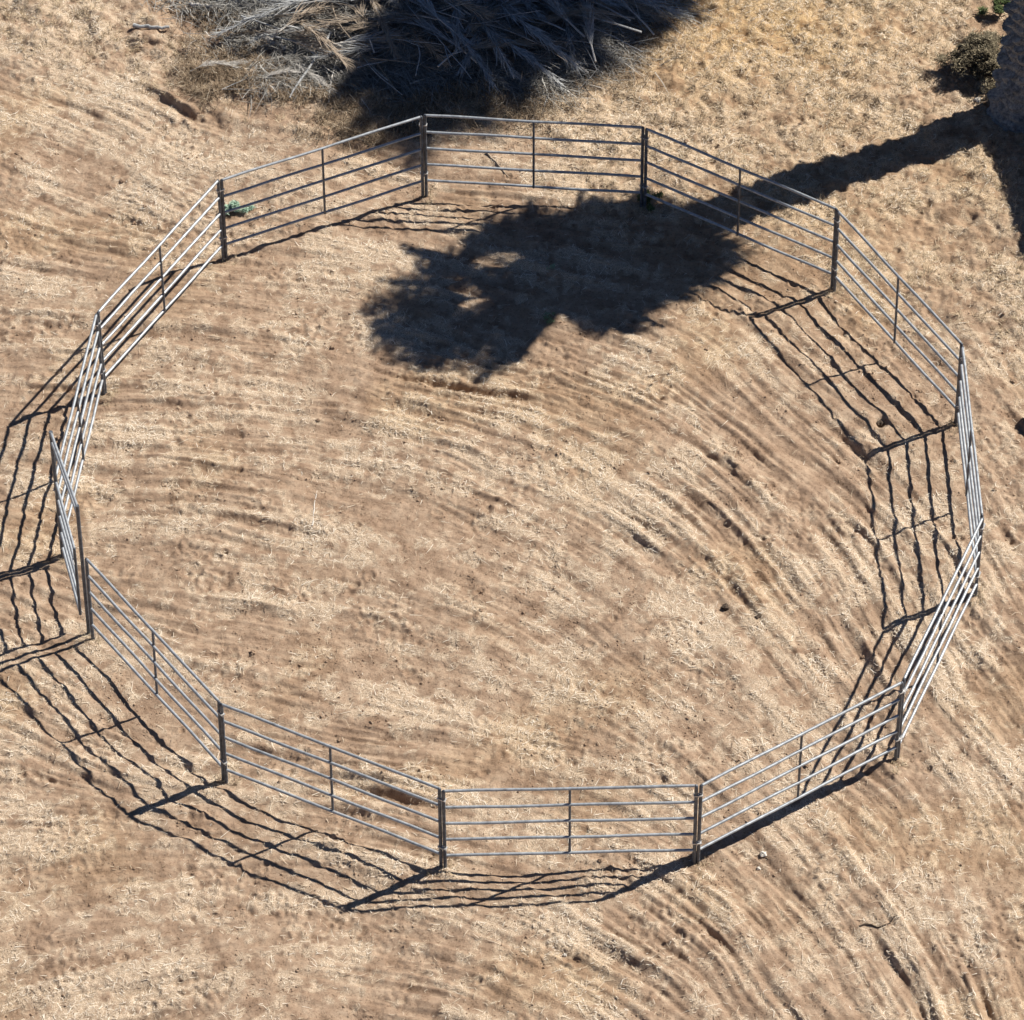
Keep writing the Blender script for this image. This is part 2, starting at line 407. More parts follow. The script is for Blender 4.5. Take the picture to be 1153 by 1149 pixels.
# soil crumbs: small faceted lumps thrown up by the drag
def crumbs(name, x, y, rad, mat):
    n = len(x); base = np.array([[1, 0, 0], [0, 1, 0], [-1, 0, 0], [0, -1, 0], [0, 0, 1], [0, 0, -1]], float)
    fac = np.array([[0, 1, 4], [1, 2, 4], [2, 3, 4], [3, 0, 4], [1, 0, 5], [2, 1, 5], [3, 2, 5], [0, 3, 5]])
    a = rng.uniform(0, 6.283, n); V = base[None]*(rad[:, None]*rng.uniform(.55, 1.25, (n, 6)))[..., None]
    c, s_ = np.cos(a)[:, None], np.sin(a)[:, None]
    X = V[..., 0]*c-V[..., 1]*s_; Y = V[..., 0]*s_+V[..., 1]*c
    Vn = np.stack([X+x[:, None], Y+y[:, None], V[..., 2]*.8+(hz(x, y)+rad*.25)[:, None]], -1).reshape(-1, 3)
    Fn = (fac[None]+6*np.arange(n)[:, None, None]).reshape(-1, 3)
    return mesh_np(name, Vn, Fn, mat, False, {'straw': np.zeros(len(Vn)), 'gold': np.zeros(len(Vn))})
n = 210000
x = rng.uniform(-8.6, 8.6, n); y = rng.uniform(-10.0, 11.4, n)
kp = rng.random(n) < .05 + .75*sstep(fld(gnoise(.10)+.5*gnoise(.3)-.35*L1, x, y), -.2, 1.7)*(1-.6*fld(grass, x, y))
x, y = x[kp], y[kp]
rad = np.clip(rng.lognormal(math.log(.0065), .48, len(x)), .003, .026)
o = crumbs('soil_crumbs', x, y, rad, mG)
tag(o, 'loose brown soil crumbs strewn over the raked ground', 'soil crumbs', kind='stuff')

# dry grass, standing in tufts, on the unworked ground
nt_ = 26000
tx = rng.uniform(-8.6, 8.8, nt_); ty = rng.uniform(3.0, 12.4, nt_)
kp = rng.random(nt_) < (fld(grass, tx, ty)*.62*sstep(fld(patch, tx, ty), -1.6, .9)*(1-fld(mound, tx, ty)*.7) + .35*fld(lumps, tx, ty))
tx, ty = tx[kp], ty[kp]
JT0 = [(-1.278, 6.237), (1.965, 5.936), (4.695, 4.135), (6.304, 1.311), (6.347, -2.035), (5.095, -5.023), (2.377, -6.819), (-.919, -6.881), (-3.816, -5.366), (-5.731, -2.697), (-6.195, -1.21), (-5.81, 2.053), (-4.199, 4.855)]
tx = np.concatenate([tx]+[p[0]+rng.normal(0, .11, 14) for p in JT0]); ty = np.concatenate([ty]+[p[1]+rng.normal(0, .11, 14) for p in JT0])
m = 13
sz = rng.uniform(.5, 1.25, len(tx))
x = np.repeat(tx, m) + rng.normal(0, .022, len(tx)*m); y = np.repeat(ty, m) + rng.normal(0, .022, len(tx)*m)
S = np.repeat(sz, m); n = len(x)
tn = np.clip(np.repeat(rng.normal(.50, .17, len(tx)), m) + rng.normal(0, .13, n), 0, 1)
o = blades('dry_grass', x, y, hz(x, y)-.004, rng.uniform(0, 6.283, n), rng.uniform(.12, 1.25, n), S*rng.uniform(.045, .13, n),
           rng.uniform(.0035, .0085, n), tn, mGrass, bend=rng.uniform(0, .35, n))
tag(o, 'matted tan dry grass growing outside the far side of the pen', 'dry grass', kind='stuff')

# ------------------------------------------------------------------ round pen panels
HP_ = 1.55
JT = [(-1.278, 6.237), (1.965, 5.936), (4.695, 4.135), (6.304, 1.311), (6.347, -2.035), (5.095, -5.023), (2.377, -6.819),
      (-.919, -6.881), (-3.816, -5.366), (-5.731, -2.697), (-6.195, -1.21), (-5.81, 2.053), (-4.199, 4.855)]
RAILZ = [1.53, 1.21, .895, .58, .265]
LP = 3.25
def make_panel():
    t = empty('fence_panel')
    L = LP - .056
    for s in (-1, 1):
        mb = MB(); mb.tube([(s*L/2, 0, -.04), (s*L/2, 0, .3), (s*L/2, 0, HP_-.055)], .024, 14)
        mb.tube([(s*L/2, 0, HP_-.056), (s*L/2, 0, HP_-.03), (s*(L/2-.004), 0, HP_-.012), (s*(L/2-.012), 0, HP_-.002)], [.0245, .024, .019, .008], 14)
        mb.build('leg', mPost, t)
    for k, z in enumerate(RAILZ):
        mb = MB(); e = L/2-.018
        mb.tube([(-e+2*e*q/8, .0025*math.sin(q*1.7+k), z + .006*math.sin(q*1.1+k*2)*(0 if q in (0, 8) else 1)) for q in range(9)], .0205, 12)
        mb.build('rail', mSteel, t)
    mb = MB(); mb.tube([(0, 0.012, RAILZ[-1]-.015), (0, 0.012, RAILZ[0]+.005)], .0175, 10); mb.build('stay', mPost, t)
    for z in (1.35, .41):
        mb = MB()
        mb.box((L/2+.028, 0, z), (.118, .058, .016)); mb.box((L/2+.028, 0, z-.035), (.112, .012, .02))
        mb.tube([(L/2+.028, 0, z-.05), (L/2+.028, 0, z+.03)], .010, 8)
        mb.tube([(L/2+.028, 0, z+.030), (L/2+.040, -.012, z+.045), (L/2+.06, -.02, z+.045)], .006, 6)
        mb.build('connector', mLatch, t, smooth=False)
    return t
PL = {
 (0, 1): 'grey five-rail panel on the far side with its left half before shaded brush',
 (1, 2): 'grey five-rail panel whose lower rails cross the palm trunk shadow',
 (2, 3): 'grey five-rail panel at upper right between trunk shadow and small burrow',
 (3, 4): 'grey five-rail panel at right seen almost edge-on, its rails bunched together',
 (4, 5): 'grey five-rail panel at lower right with pale sunlit rails sloping steeply',
 (5, 6): 'grey five-rail panel at bottom right with one broad dark shadow along its foot',
 (6, 7): 'grey five-rail panel nearest the viewer, level across the bottom centre',
 (7, 8): 'grey five-rail panel just left of the level nearest one, sloping down to the right',
 (8, 9): 'grey five-rail panel at lower left joined to the right-hand post of the gate',
 (10, 11): 'grey five-rail panel just beyond the gate, its pale rails overlapping their own shadows',
 (11, 12): 'grey five-rail panel at upper left with bright white sunlit rails, left of the green weed',
 (12, 0): 'grey five-rail panel at upper left with the pale green weed showing through its rails'}
proto = make_panel(); first = True
for (i, j), lab in PL.items():
    a, c = Vector(JT[i]), Vector(JT[j])
    if (i, j) == (8, 9): c = Vector((-5.722, -2.72))
    t = proto if first else copy_tree(proto); first = False
    mid = (a+c)/2; d = a-c            # local +X points at the joint shared with the previous panel
    za, zc = float(hz(*a)), float(hz(*c))
    t.location = (mid.x, mid.y, .004*math.sin(3*i+1))
    t.rotation_euler = (math.radians(.5*math.sin(5*i+2)), math.radians(.22*math.sin(7*i)), math.atan2(d.y, d.x))
    t.scale = (d.length/LP, 1, 1)
    tag(t, lab, 'fence panel', 'five-rail steel panels of the round pen')

# ------------------------------------------------------------------ walk-through gate: tall frame and a short leaf
ga = Vector((-6.20, -1.245)); gb = Vector((-5.765, -2.64))
gd = (gb-ga); GW = gd.length
g = empty('pen_gate', (ga.x, ga.y, 0), math.atan2(gd.y, gd.x))
tag(g, 'tall narrow steel walk-through gate with double bar over the top', 'gate')
TH = 2.45
for xx in (0.0, GW):
    MB().tube([(xx, 0, -.04), (xx, 0, TH)], .027, 14).build('frame_post', mPost, g)
for zz in (TH-.02, TH-.19):
    MB().tube([(0.0, 0, zz), (GW, 0, zz)], .021, 12).build('header_bar', mSteel, g)
leaf = empty('gate_leaf', (0, 0, 0), math.radians(-3.0)); leaf.parent = g
LW = GW-.13
for xx in (.055, LW):
    MB().tube([(xx, 0, .24), (xx, 0, 1.53)], .021, 12).build('upright', mPost, leaf)
for k, zz in enumerate((1.52, 1.20, .89, .57, .27)):
    MB().tube([(.05, 0, zz), (LW, 0, zz)], .020, 12).build('rail', mSteel, leaf)
for zz in (1.3, .45): MB().box((.025, 0, zz), (.06, .05, .05)).build('hinge', mLatch, leaf, smooth=False)
MB().tube([(LW-.02, -.03, 1.33), (LW+.05, -.035, 1.33), (LW+.11, -.035, 1.33)], .009, 8).build('latch', mLatch, leaf)

# ------------------------------------------------------------------ palms
SX, SY = 1.2975/1.55, .6441/1.55
def leaf_curve(a, c, e, n=26):
    return [(1-t)**2*a + 2*(1-t)*t*c + t*t*e for t in [k/(n-1) for k in range(n)]]
def frond_geo(P, V, F, T, ln, wd, count, droop, tint, ok=None):
    """rachis along P (list of Vectors); leaflets either side"""
    n = len(P); tot = sum((P[i+1]-P[i]).length for i in range(n-1))
    r0 = .022*tot/3
    # rachis as a 4-sided tube
    for i, p in enumerate(P):
        t = (P[min(i+1, n-1)]-P[max(i-1, 0)]).normalized()
        u = t.cross(Vector((0, 0, 1))); u = u.normalized() if u.length > 1e-3 else Vector((1, 0, 0)); w = u.cross(t)
        r = r0*(1-.8*i/(n-1)); b0 = len(V)
        for q in ((1, 0), (0, 1), (-1, 0), (0, -1)): V.append(p+u*q[0]*r+w*q[1]*r); T.append(min(1, tint+.3))
        if i:
            for q in range(4):
                F.append((b0-4+q, b0-4+(q+1) % 4, b0+(q+1) % 4, b0+q))
    for k in range(count):
        f = .10 + .9*(k+random.random()*.6)/count; g_ = f*(n-1); i = min(int(g_), n-2); a = g_-i
        p = P[i]*(1-a)+P[i+1]*a; t = (P[i+1]-P[i]).normalized()
        u = t.cross(Vector((0, 0, 1))); u = u.normalized() if u.length > 1e-3 else Vector((1, 0, 0)); w = u.cross(t)
        for s in (-1, 1):
            prof = .35 + .65*math.sin(math.pi*min(1, .15+.62*f))**.6
            L_ = ln*max(.25, prof)*random.uniform(.8, 1.15)
            d = (u*s*1.0 + t*(.45+.75*f) + w*random.uniform(-.12, .32)).normalized()
            m_ = p + d*L_*.5 + Vector((0, 0, -droop*L_*.12)); e = p + d*L_ + Vector((0, 0, -droop*L_*.55))
            if ok and not (ok(e) and ok(m_)): continue
            sd = d.cross(w); sd = (sd.normalized() if sd.length > 1e-3 else u)*wd*.5
            b0 = len(V); V.extend([p-sd*.5, p+sd*.5, m_-sd, m_+sd, e]); tt = min(1, max(0, tint+random.uniform(-.2, .2))); T.extend([tt]*5)
            F.append((b0, b0+1, b0+3, b0+2)); F.append((b0+2, b0+3, b0+4, b0+4))
def mesh_mixed(name, V, F, T, mat, parent=None):
    F = [f if f[-1] != f[-2] else f[:3] for f in F]
    me = bpy.data.meshes.new(name); me.from_pydata([tuple(v) for v in V], [], F)
    at = me.attributes.new('tint', 'FLOAT', 'POINT'); at.data.foreach_set('value', np.asarray(T, np.float32))
    me.materials.append(mat); me.update()
    o = bpy.data.objects.new(name, me); COL.objects.link(o)
    if parent: o.parent = parent
    return o

def palm(name, bx, by, height, targets, label, zlo, zhi, seed, r_base=.50, r_mid=.325, fill=120, detailed=True, outline=None, gaps=()):
    random.seed(seed)
    t = empty(name, (bx, by, 0)); tag(t, label, 'palm tree')
    # trunk with rows of old leaf bases
    na, nv = (300, 760) if detailed else (80, 160)
    A, Zv = np.meshgrid(np.linspace(0, 2*np.pi, na, endpoint=False), np.linspace(-.06, height+.15, nv))
    z0 = np.clip(Zv, 0, None)
    R = r_mid + (r_base-r_mid)*np.exp(-(z0/.55)**1.3) + .02*np.sin(z0*2.1) + .05*np.exp(-((z0-height)/.6)**2)
    rowh, nc = .17, 9
    row = Zv/rowh + A/(2*np.pi)*2 + .16*np.sin(3*A+Zv*2)+.10*np.sin(7*A-Zv*5); ri = np.floor(row); bfr = row-ri
    cell = A/(2*np.pi)*nc + .5*(ri % 2) + .12*np.sin(Zv*11); af = (cell-np.floor(cell))*2-1
    rr = np.sin(ri*12.98 + np.floor(cell)*78.2)*43758.5; rr = rr-np.floor(rr)
    lobe = np.clip(1-(np.abs(af))**2.5*(.4+.6*bfr), 0, 1)
    off = .125*(bfr**1.1)*lobe*(.45+.9*rr) - .04
    off += .008*np.sin(A*61+Zv*9)*np.sin(Zv*83+A*7)
    R = R + off*np.where(Zv < .12, .4, 1)
    V_ = np.stack([(R*np.cos(A)).ravel(), (R*np.sin(A)).ravel(), Zv.ravel()+(-.03*bfr*lobe).ravel()], 1)
    ix = np.arange(na*nv).reshape(nv, na); nx_ = np.roll(ix, -1, 1)
    F_ = np.stack([ix[:-1].ravel(), nx_[:-1].ravel(), nx_[1:].ravel(), ix[1:].ravel()], 1)
    mesh_np('trunk', V_, F_, mBark, True, parent=t)
    # crown
    top = Vector((0, 0, height)); V, F, T = [], [], []
    def ok(e):
        if outline is None: return True
        x, y = bx+e.x-SX*e.z, by+e.y-SY*e.z
        for (gx_, gy_), ra, rb in gaps:
            if ((x-gx_)/ra)**2+((y-gy_)/rb)**2 < 1 and random.random() < .93: return False
        ins = False; n_ = len(outline)
        for i in range(n_):
            (xa, ya), (xb, yb) = outline[i], outline[(i+1) % n_]
            if (ya > y) != (yb > y) and x < (xb-xa)*(y-ya)/(yb-ya)+xa: ins = not ins
        return ins or random.random() < .12
    def add(sx, sy, z, up, cnt, ln=.46):
        e = Vector((sx+SX*z-bx, sy+SY*z-by, z)); d = e-top
        c = top + Vector((d.x*.45, d.y*.45, 0)) + Vector((0, 0, up + .5*max(0, d.z)))
        st = top + Vector((d.x, d.y, 0)).normalized()*.12
        P = leaf_curve(st, c, e)
        frond_geo(P, V, F, T, ln, .050, cnt, .6, random.uniform(.2, .7), ok)
    csx, csy = bx-SX*height, by-SY*height
    for (sx, sy) in targets:
        for q in range(3):
            z = random.uniform(zlo, zhi); f = random.uniform(.90, 1.07)
            add(csx+(sx-csx)*f+random.uniform(-.12, .12), csy+(sy-csy)*f+random.uniform(-.1, .1), z, random.uniform(.5, .9), 62)
    for q in range(fill):
        a, b_ = random.sample(range(len(targets)), 1)[0], 0
        sx, sy = targets[a]; sx2, sy2 = targets[(a+1) % len(targets)]; u_ = random.random()
        sx, sy = sx*(1-u_)+sx2*u_, sy*(1-u_)+sy2*u_
        f = random.uniform(.35, .93); z = random.uniform(zlo, zhi+.4)
        add(csx+(sx-csx)*f, csy+(sy-csy)*f, z, random.uniform(.3, .9), 48)
    mesh_mixed('crown', V, F, T, mPalm, t)
    return t
T1 = [(-1.66, 5.19), (-1.75, 4.47), (-2.20, 3.81), (-2.10, 3.30), (-2.09, 2.93), (-1.70, 2.59), (-1.28, 2.44), (-0.84, 2.37), (-0.45, 2.15), (-0.07, 2.44),
      (0.26, 2.84), (0.51, 3.51), (1.11, 3.24), (1.59, 3.18), (2.21, 3.33), (2.71, 3.94), (3.14, 4.32), (3.39, 4.91), (2.83, 6.02), (2.12, 6.34), (1.65, 6.15),
      (1.06, 6.35), (0.33, 6.10), (-0.20, 5.85), (-0.62, 5.52), (-1.01, 5.04)]
O1 = [(3.42, 5.78), (2.96, 6.02), (2.44, 6.14), (2.12, 6.38), (1.65, 6.19), (1.28, 6.35), (1.02, 6.39), (0.86, 5.84), (0.33, 6.16), (0.00, 5.96), (-0.39, 5.81),
      (-0.65, 5.38), (-0.98, 4.94), (-1.27, 5.19), (-1.70, 5.31), (-1.56, 4.89), (-1.26, 4.56), (-1.76, 4.50), (-2.11, 4.18), (-2.26, 3.77), (-2.00, 3.30), (-2.14, 2.87),
      (-1.73, 2.59), (-1.35, 2.44), (-0.84, 2.31), (-0.45, 2.07), (-0.01, 2.40), (0.28, 2.73), (0.47, 3.41), (0.83, 3.65), (1.15, 3.18), (1.59, 3.09), (2.26, 3.23),
      (2.14, 3.55), (2.77, 3.90), (3.19, 4.24), (3.71, 4.91)]
pm1 = palm('palm_tree', 7.74, 8.07, 7.0, T1, 'thick dark palm trunk covered in old leaf bases at the top right corner', 6.0, 7.5, 3, fill=150, outline=O1, gaps=(((-0.20, 4.78), .40, .22), ((-0.53, 3.89), .33, .26), ((-0.72, 4.27), .2, .1)))
T2 = [(-3.15, 10.74), (-2.89, 9.68), (-2.73, 8.84), (-2.77, 8.12), (-2.40, 7.41), (-1.90, 7.17), (-1.39, 7.16), (-0.93, 7.44), (-0.46, 7.70), (0.08, 8.17), (0.68, 8.61),
      (1.27, 8.98), (1.78, 9.48), (2.29, 9.85), (2.62, 10.44), (2.38, 11.57), (1.78, 13.34), (0.39, 14.71), (-1.32, 14.73), (-2.72, 13.15), (-3.11, 11.82)]
c2x, c2y = (-0.19, 11.04)
H2 = 11.0
pm2 = palm('palm_tree', c2x+SX*H2, c2y+SY*H2, H2, T2, 'second tall palm outside the picture whose crown shades the brush pile', 9.9, 11.6, 8, .5, .34, 120, False)

# ------------------------------------------------------------------ shed outside the right edge, casting the straight-edged shadow
s0 = Vector((7.06, 7.53)); s1 = Vector((7.50, 4.59)); EZ = 3.2
ud = (s1-s0).normalized(); vd = Vector((-ud.y, ud.x))
if vd.x < 0: vd = -vd
cn = s0 + Vector((SX*EZ, SY*EZ)); SL, SW = 7.0, 5.0
shed = empty('shed', (cn.x, cn.y, 0)); tag(shed, 'plain board shed standing just outside the right edge', 'shed')
def at2(u_, v_, z): p = ud*u_ + vd*v_; return (p.x, p.y, z)
mb = MB()
for u_ in np.arange(0.1, SL-.1, .2):
    for v_ in (.08, SW-.08):
        p = at2(u_, v_, EZ/2-.02); mb.box(p, (.19, .03, EZ-.04), math.atan2(ud.y, ud.x))
for v_ in np.arange(0.2, SW-.1, .2):
    for u_ in (.08, SL-.08):
        hh = EZ + .9*(1-abs(v_-SW/2)/(SW/2)) - .08
        p = at2(u_, v_, hh/2); mb.box(p, (.19, .03, hh), math.atan2(vd.y, vd.x))
mb.build('wall', mPlank, shed, smooth=False)
for s in (0, 1):
    mb = MB(); v0, v1 = (0, SW/2) if s == 0 else (SW, SW/2)
    n_ = 70
    for k in range(n_):
        ua, ub = SL*k/n_, SL*(k+1)/n_; za, zb = .02*(k % 2), .02*((k+1) % 2)
        mb.poly([at2(ua, v0, EZ+za), at2(ub, v0, EZ+zb), at2(ub, v1, EZ+.9+zb), at2(ua, v1, EZ+.9+za)])
    mb.build('roof_sheet', mRoof, shed, smooth=False)

# ------------------------------------------------------------------ brush pile: dead palm fronds, branches, twigs
random.seed(21)
def stick_mesh(L, r, wob_, seed, mat, forks=0):
    random.seed(seed); mb = MB(); n_ = 9
    pts = [Vector((0, 0, 0))]; d = Vector((1, 0, 0))
    for k in range(n_):
        d = (d + Vector((0, random.uniform(-wob_, wob_), random.uniform(-wob_, wob_)*.5))).normalized()
        pts.append(pts[-1] + d*L/n_)
    cen = pts[n_//2].copy(); pts = [p-cen for p in pts]
    r *= .50
    mb.tube(pts, [r*(1-.65*k/n_) for k in range(n_+1)], 7)
    for q in range(forks):
        k = random.randint(2, n_-2); p = pts[k]; s = random.choice((-1, 1)); l2 = L*random.uniform(.15, .35)
        d2 = Vector((.8, s*random.uniform(.4, .9), random.uniform(-.1, .4))).normalized()
        m_ = p + d2*l2*.5 + Vector((0, random.uniform(-.05, .05)*L*.3, 0))
        mb.tube([p, m_, m_ + (d2+Vector((.3, 0, random.uniform(-.2, .2)))).normalized()*l2*.5], [r*.55, r*.4, r*.2], 6)
    return mb
def dead_frond(seed, L, mat_leaf, mat_stalk):
    random.seed(seed)
    root = empty('dead_palm_frond')
    P = [Vector(((k/13-.5)*L, .10*L*math.sin(k*.22+seed), .10*L*math.sin(math.pi*k/13))) for k in range(14)]
    mb = MB(); mb.tube(P, [.014*(1-.85*k/13)*L/1.8 for k in range(14)], 7); mb.build('stalk', mat_stalk, root)
    lb = MB()
    for k in range(150):
        f = .12+.88*random.random(); g_ = f*13; i = min(int(g_), 12); a = g_-i; p = P[i]*(1-a)+P[i+1]*a; t = (P[i+1]-P[i]).normalized()
        s = random.choice((-1, 1)); ll = random.uniform(.25, .62)*(1.1-.5*f)
        d = (t*random.uniform(.7, 1.6) + Vector((0, s*random.uniform(.04, .42), random.uniform(-.12, .22)))).normalized()
        m_ = p + d*ll*.5 + Vector((0, 0, random.uniform(-.02, .04))); e = m_ + (d+Vector((0, random.uniform(-.30, .30), random.uniform(-.30, .12)))).normalized()*ll*.5
        sd = d.cross(Vector((0, 0, 1))).normalized()*random.uniform(.0035, .0075)
        up = Vector((0, 0, .004))
        b0 = len(lb.v); lb.v += [p-sd*.6, p+sd*.6, m_-sd+up, m_+sd, e]; lb.f += [(b0, b0+1, b0+3, b0+2), (b0+2, b0+3, b0+4)]
    lb.build('leaflets', mat_leaf, root, smooth=False)
    return root
def pile_top(x, y):
    i = min(max(int((x-X0)/ST), 0), nx-1); j = min(max(int((y-Y0)/ST), 0), ny-1)
    return float(H[j, i]) + .38*float(mound[j, i])
def lay(o, x, y, z, yaw, pitch=0.0, roll=0.0, s=1.0):
    o.location = (x, y, z); o.rotation_euler = (roll, pitch, yaw); o.scale = (s,)*3
fr = [dead_frond(100+k, 1.7+.12*k, mDead['grey'] if k % 3 else mDead['tan'], mDead['grey'] if k % 2 else mDead['pale']) for k in range(6)]
used = [False]*6
def where(x, what, kind):
    spot = 'in the sunlit left end of the brush pile' if x < PCX-1.6 else ('at the right end of the brush pile' if x > PCX+1.4 else 'in the shaded middle of the brush pile')
    return {'label': what+' '+spot, 'group': what+' '+spot+' ('+kind+')'}
def put_frond(k, *a, label='dead grey palm frond thrown on the brush pile', group='dead palm fronds in the brush pile', **kw):
    o = fr[k] if not used[k] else copy_tree(fr[k]); used[k] = True
    lay(o, *a, **kw); tag(o, label, 'palm frond', group)
    if group is None and 'group' in o: del o['group']
    return o
random.seed(77)
PR = [random.Random(5)]
R_ = PR[0]
for k in range(120):
    a = R_.uniform(0, 6.283); rr = R_.random()**.6*(1 if R_.random() < .75 else 1.25)
    x = PCX + 2.7*rr*math.cos(a) + .1; y = PCY + .3 + 1.35*rr*math.sin(a)
    put_frond(k % 6, x, y, pile_top(x, y)*R_.uniform(.75, 1.05)+.03, R_.gauss(-.2, .62)+(math.pi if R_.random() < .5 else 0),
              pitch=R_.uniform(-.12, .12), roll=R_.uniform(-.5, .5), s=R_.uniform(.7, 1.1), **where(x, ('tan brown' if k % 6 in (0, 3) else 'ashy grey')+' dead palm frond', 'palm fronds'))
br = []
for k in range(10):
    m_ = mDead[('grey', 'pale', 'tan', 'grey', 'grey')[k % 5]]
    br.append(stick_mesh(1.5+.12*k, .014+.0022*k, .14, 300+k, m_, forks=(k % 4)).build('dead_branch', m_))
bu = [False]*10
def put_branch(k, *a, label='thin weathered branch lying on the brush pile', group='dead branches in the brush pile', **kw):
    o = br[k] if not bu[k] else br[k].copy()
    if bu[k]: COL.objects.link(o)
    bu[k] = True; lay(o, *a, **kw)
    if group is None and 'group' in o: del o['group']
    tag(o, label, 'branch', group); return o
for k in range(110):
    a = R_.uniform(0, 6.283); rr = R_.random()**.5
    x = PCX + 2.9*rr*math.cos(a) + .1; y = PCY + .2 + 1.4*rr*math.sin(a)
    put_branch(k % 10, x, y, pile_top(x, y)+R_.uniform(-.03, .07), R_.gauss(-.35, .8), pitch=R_.uniform(-.22, .22), s=R_.uniform(.6, 1.15), **where(x, {'grey': 'thin grey bare branch', 'pale': 'thin bleached white branch', 'tan': 'thin brown branch'}[('grey', 'pale', 'tan', 'grey', 'grey')[k % 5]], 'branches'))
# twigs and shredded leaf mass
n = 75000
a = rng.uniform(0, 6.283, n); rr = rng.random(n)**.6*(1+.12*rng.standard_normal(n)+.12*np.sin(a*5)+.1*np.sin(a*11+1))
x = PCX + 3.1*rr*np.cos(a); y = PCY + .15 + 1.62*rr*np.sin(a)
kp = np.abs(x) < 9; x, y, a, rr = x[kp], y[kp], a[kp], rr[kp]; n = len(x)
z = hz(x, y) + .40*fld(mound, x, y)*rng.random(n) + rng.uniform(0, .03, n)
tn = np.clip(rng.normal(.48, .2, n), 0, 1)
mTwig = blade_mat('shredded_leaf', [(0, (.06, .055, .05)), (.4, (.22, .21, .195)), (.75, (.46, .45, .42)), (1, (.74, .72, .68))])
o = blades('brush_litter', x, y, z, rng.normal(-.3, .9, n), rng.normal(0, .3, n), rng.uniform(.12, .55, n), rng.uniform(.004, .012, n), tn, mTwig, bend=rng.uniform(0, .12, n))
tag(o, 'tangled mass of shredded grey palm leaf and twigs in the brush pile', 'brush', kind='stuff')

# sunlit brown thatch round the left and near sides of the pile
n = 66000
cs = [((-3.86, 9.27), .85, .55), ((-3.29, 8.54), .6, .35), ((-2.54, 7.82), .55, .3), ((-4.42, 9.90), .6, .5), ((-0.19, 8.21), .8, .35), ((1.58, 9.44), .7, .5), ((-4.51, 8.75), .45, .3), ((-1.27, 8.11), .9, .3), ((-1.80, 7.61), .5, .25)]
k = rng.integers(0, len(cs), n)
x = np.array([c[0][0] for c in cs])[k] + rng.normal(0, 1, n)*np.array([c[1] for c in cs])[k]*.6
y = np.array([c[0][1] for c in cs])[k] + rng.normal(0, 1, n)*np.array([c[2] for c in cs])[k]*.8
kp = rng.random(n) < sstep(fld(clumpf, x, y) + .6*fld(patch, x, y), -.8, .8); x, y = x[kp], y[kp]; n = len(x)
mTh = blade_mat('thatch', [(0, (.07, .05, .035)), (.4, (.22, .155, .10)), (.75, (.42, .33, .23)), (1, (.70, .62, .50))])
o = blades('dead_grass_thatch', x, y, hz(x, y)+rng.uniform(0, .05, n), rng.uniform(0, 6.283, n), rng.normal(.35, .45, n), rng.uniform(.06, .24, n),
           rng.uniform(.003, .009, n), np.clip(rng.normal(.5, .22, n), 0, 1), mTh, bend=rng.uniform(0, .4, n))
tag(o, 'brown matted dead grass around the sunlit side of the brush pile', 'dead grass', kind='stuff')

def wpos(p, dz=.02): return (p[0], p[1], float(hz(p[0], p[1]))+dz)
def log_between(p, q, r, mat, name, label, cat, seed, group=None, lift=.02, lift2=None):
    """a straight-ish length of wood lying from p to q"""
    rnd = random.Random(seed); A_ = Vector(wpos(p, lift)); B_ = Vector(wpos(q, lift if lift2 is None else lift2)); n_ = 8
    mb = MB(); pts = []
    for k in range(n_+1):
        v = A_.lerp(B_, k/n_); pts.append(v-A_ + Vector((rnd.uniform(-1, 1), rnd.uniform(-1, 1), 0))*r*.7)
    mb.tube(pts, [r*(1-.35*k/n_)*rnd.uniform(.88, 1.1) for k in range(n_+1)], 9)
    o = mb.build(name, mat); o.location = A_; tag(o, label, cat, group); return o
log_between((-5.77, 10.06), (-5.22, 9.97), .035, mDead['grey'], 'weathered_pole', 'grey pole end lying left of the brush pile', 'pole', 1, lift=.05)
log_between((-4.94, 10.50), (-4.44, 10.37), .030, mDead['pale'], 'bleached_stick', 'bleached white stick at the far left end of the brush pile', 'stick', 2, lift=.09)
log_between((-3.73, 9.56), (-3.42, 9.24), .055, mDead['pale'], 'short_log', 'short pale log with a bright cut end in front of the pile', 'log', 3, lift=.10, lift2=.13)
log_between((-2.72, 9.45), (-3.34, 8.23), .022, mDead['grey'], 'leaning_pole', 'straight grey pole sloping down from the pile in sunlight', 'pole', 4, lift=.35, lift2=.05)
log_between((-3.32, 9.39), (-2.87, 9.01), .028, mDead['pale'], 'curved_branch', 'short curved white branch beside the leaning pole', 'branch', 5, lift=.16)
log_between((-2.44, 9.68), (-1.70, 8.38), .025, mDead['tan'], 'long_branch', 'long brown branch crossing the shaded near side of the pile', 'branch', 6, lift=.30, lift2=.10)
log_between((1.32, 10.75), (2.09, 9.43), .016, mDead['pale'], 'thin_stick', 'thin straight stick on the golden grass right of the pile', 'stick', 7, lift=.03)
log_between((-0.35, 7.12), (-0.02, 6.59), .014, mDead['tan'], 'short_stick', 'short brown stick behind the far panel', 'stick', 8, lift=.02)
log_between((-0.74, 9.92), (0.90, 9.65), .03, mDead['grey'], 'pale_branch', 'long pale branch across the shaded right half of the pile', 'branch', 9, lift=.3, lift2=.12)
log_between((0.60, 9.24), (1.33, 9.69), .03, mDead['pale'], 'forked_branch', 'light branch at the right foot of the pile', 'branch', 10, lift=.14, lift2=.10)
log_between((-2.77, -0.71), (-2.74, -0.02), .010, mDead['pale'], 'straw_stalk', 'thin pale stalk lying upright in the left half of the pen', 'stalk', 11, lift=.01)
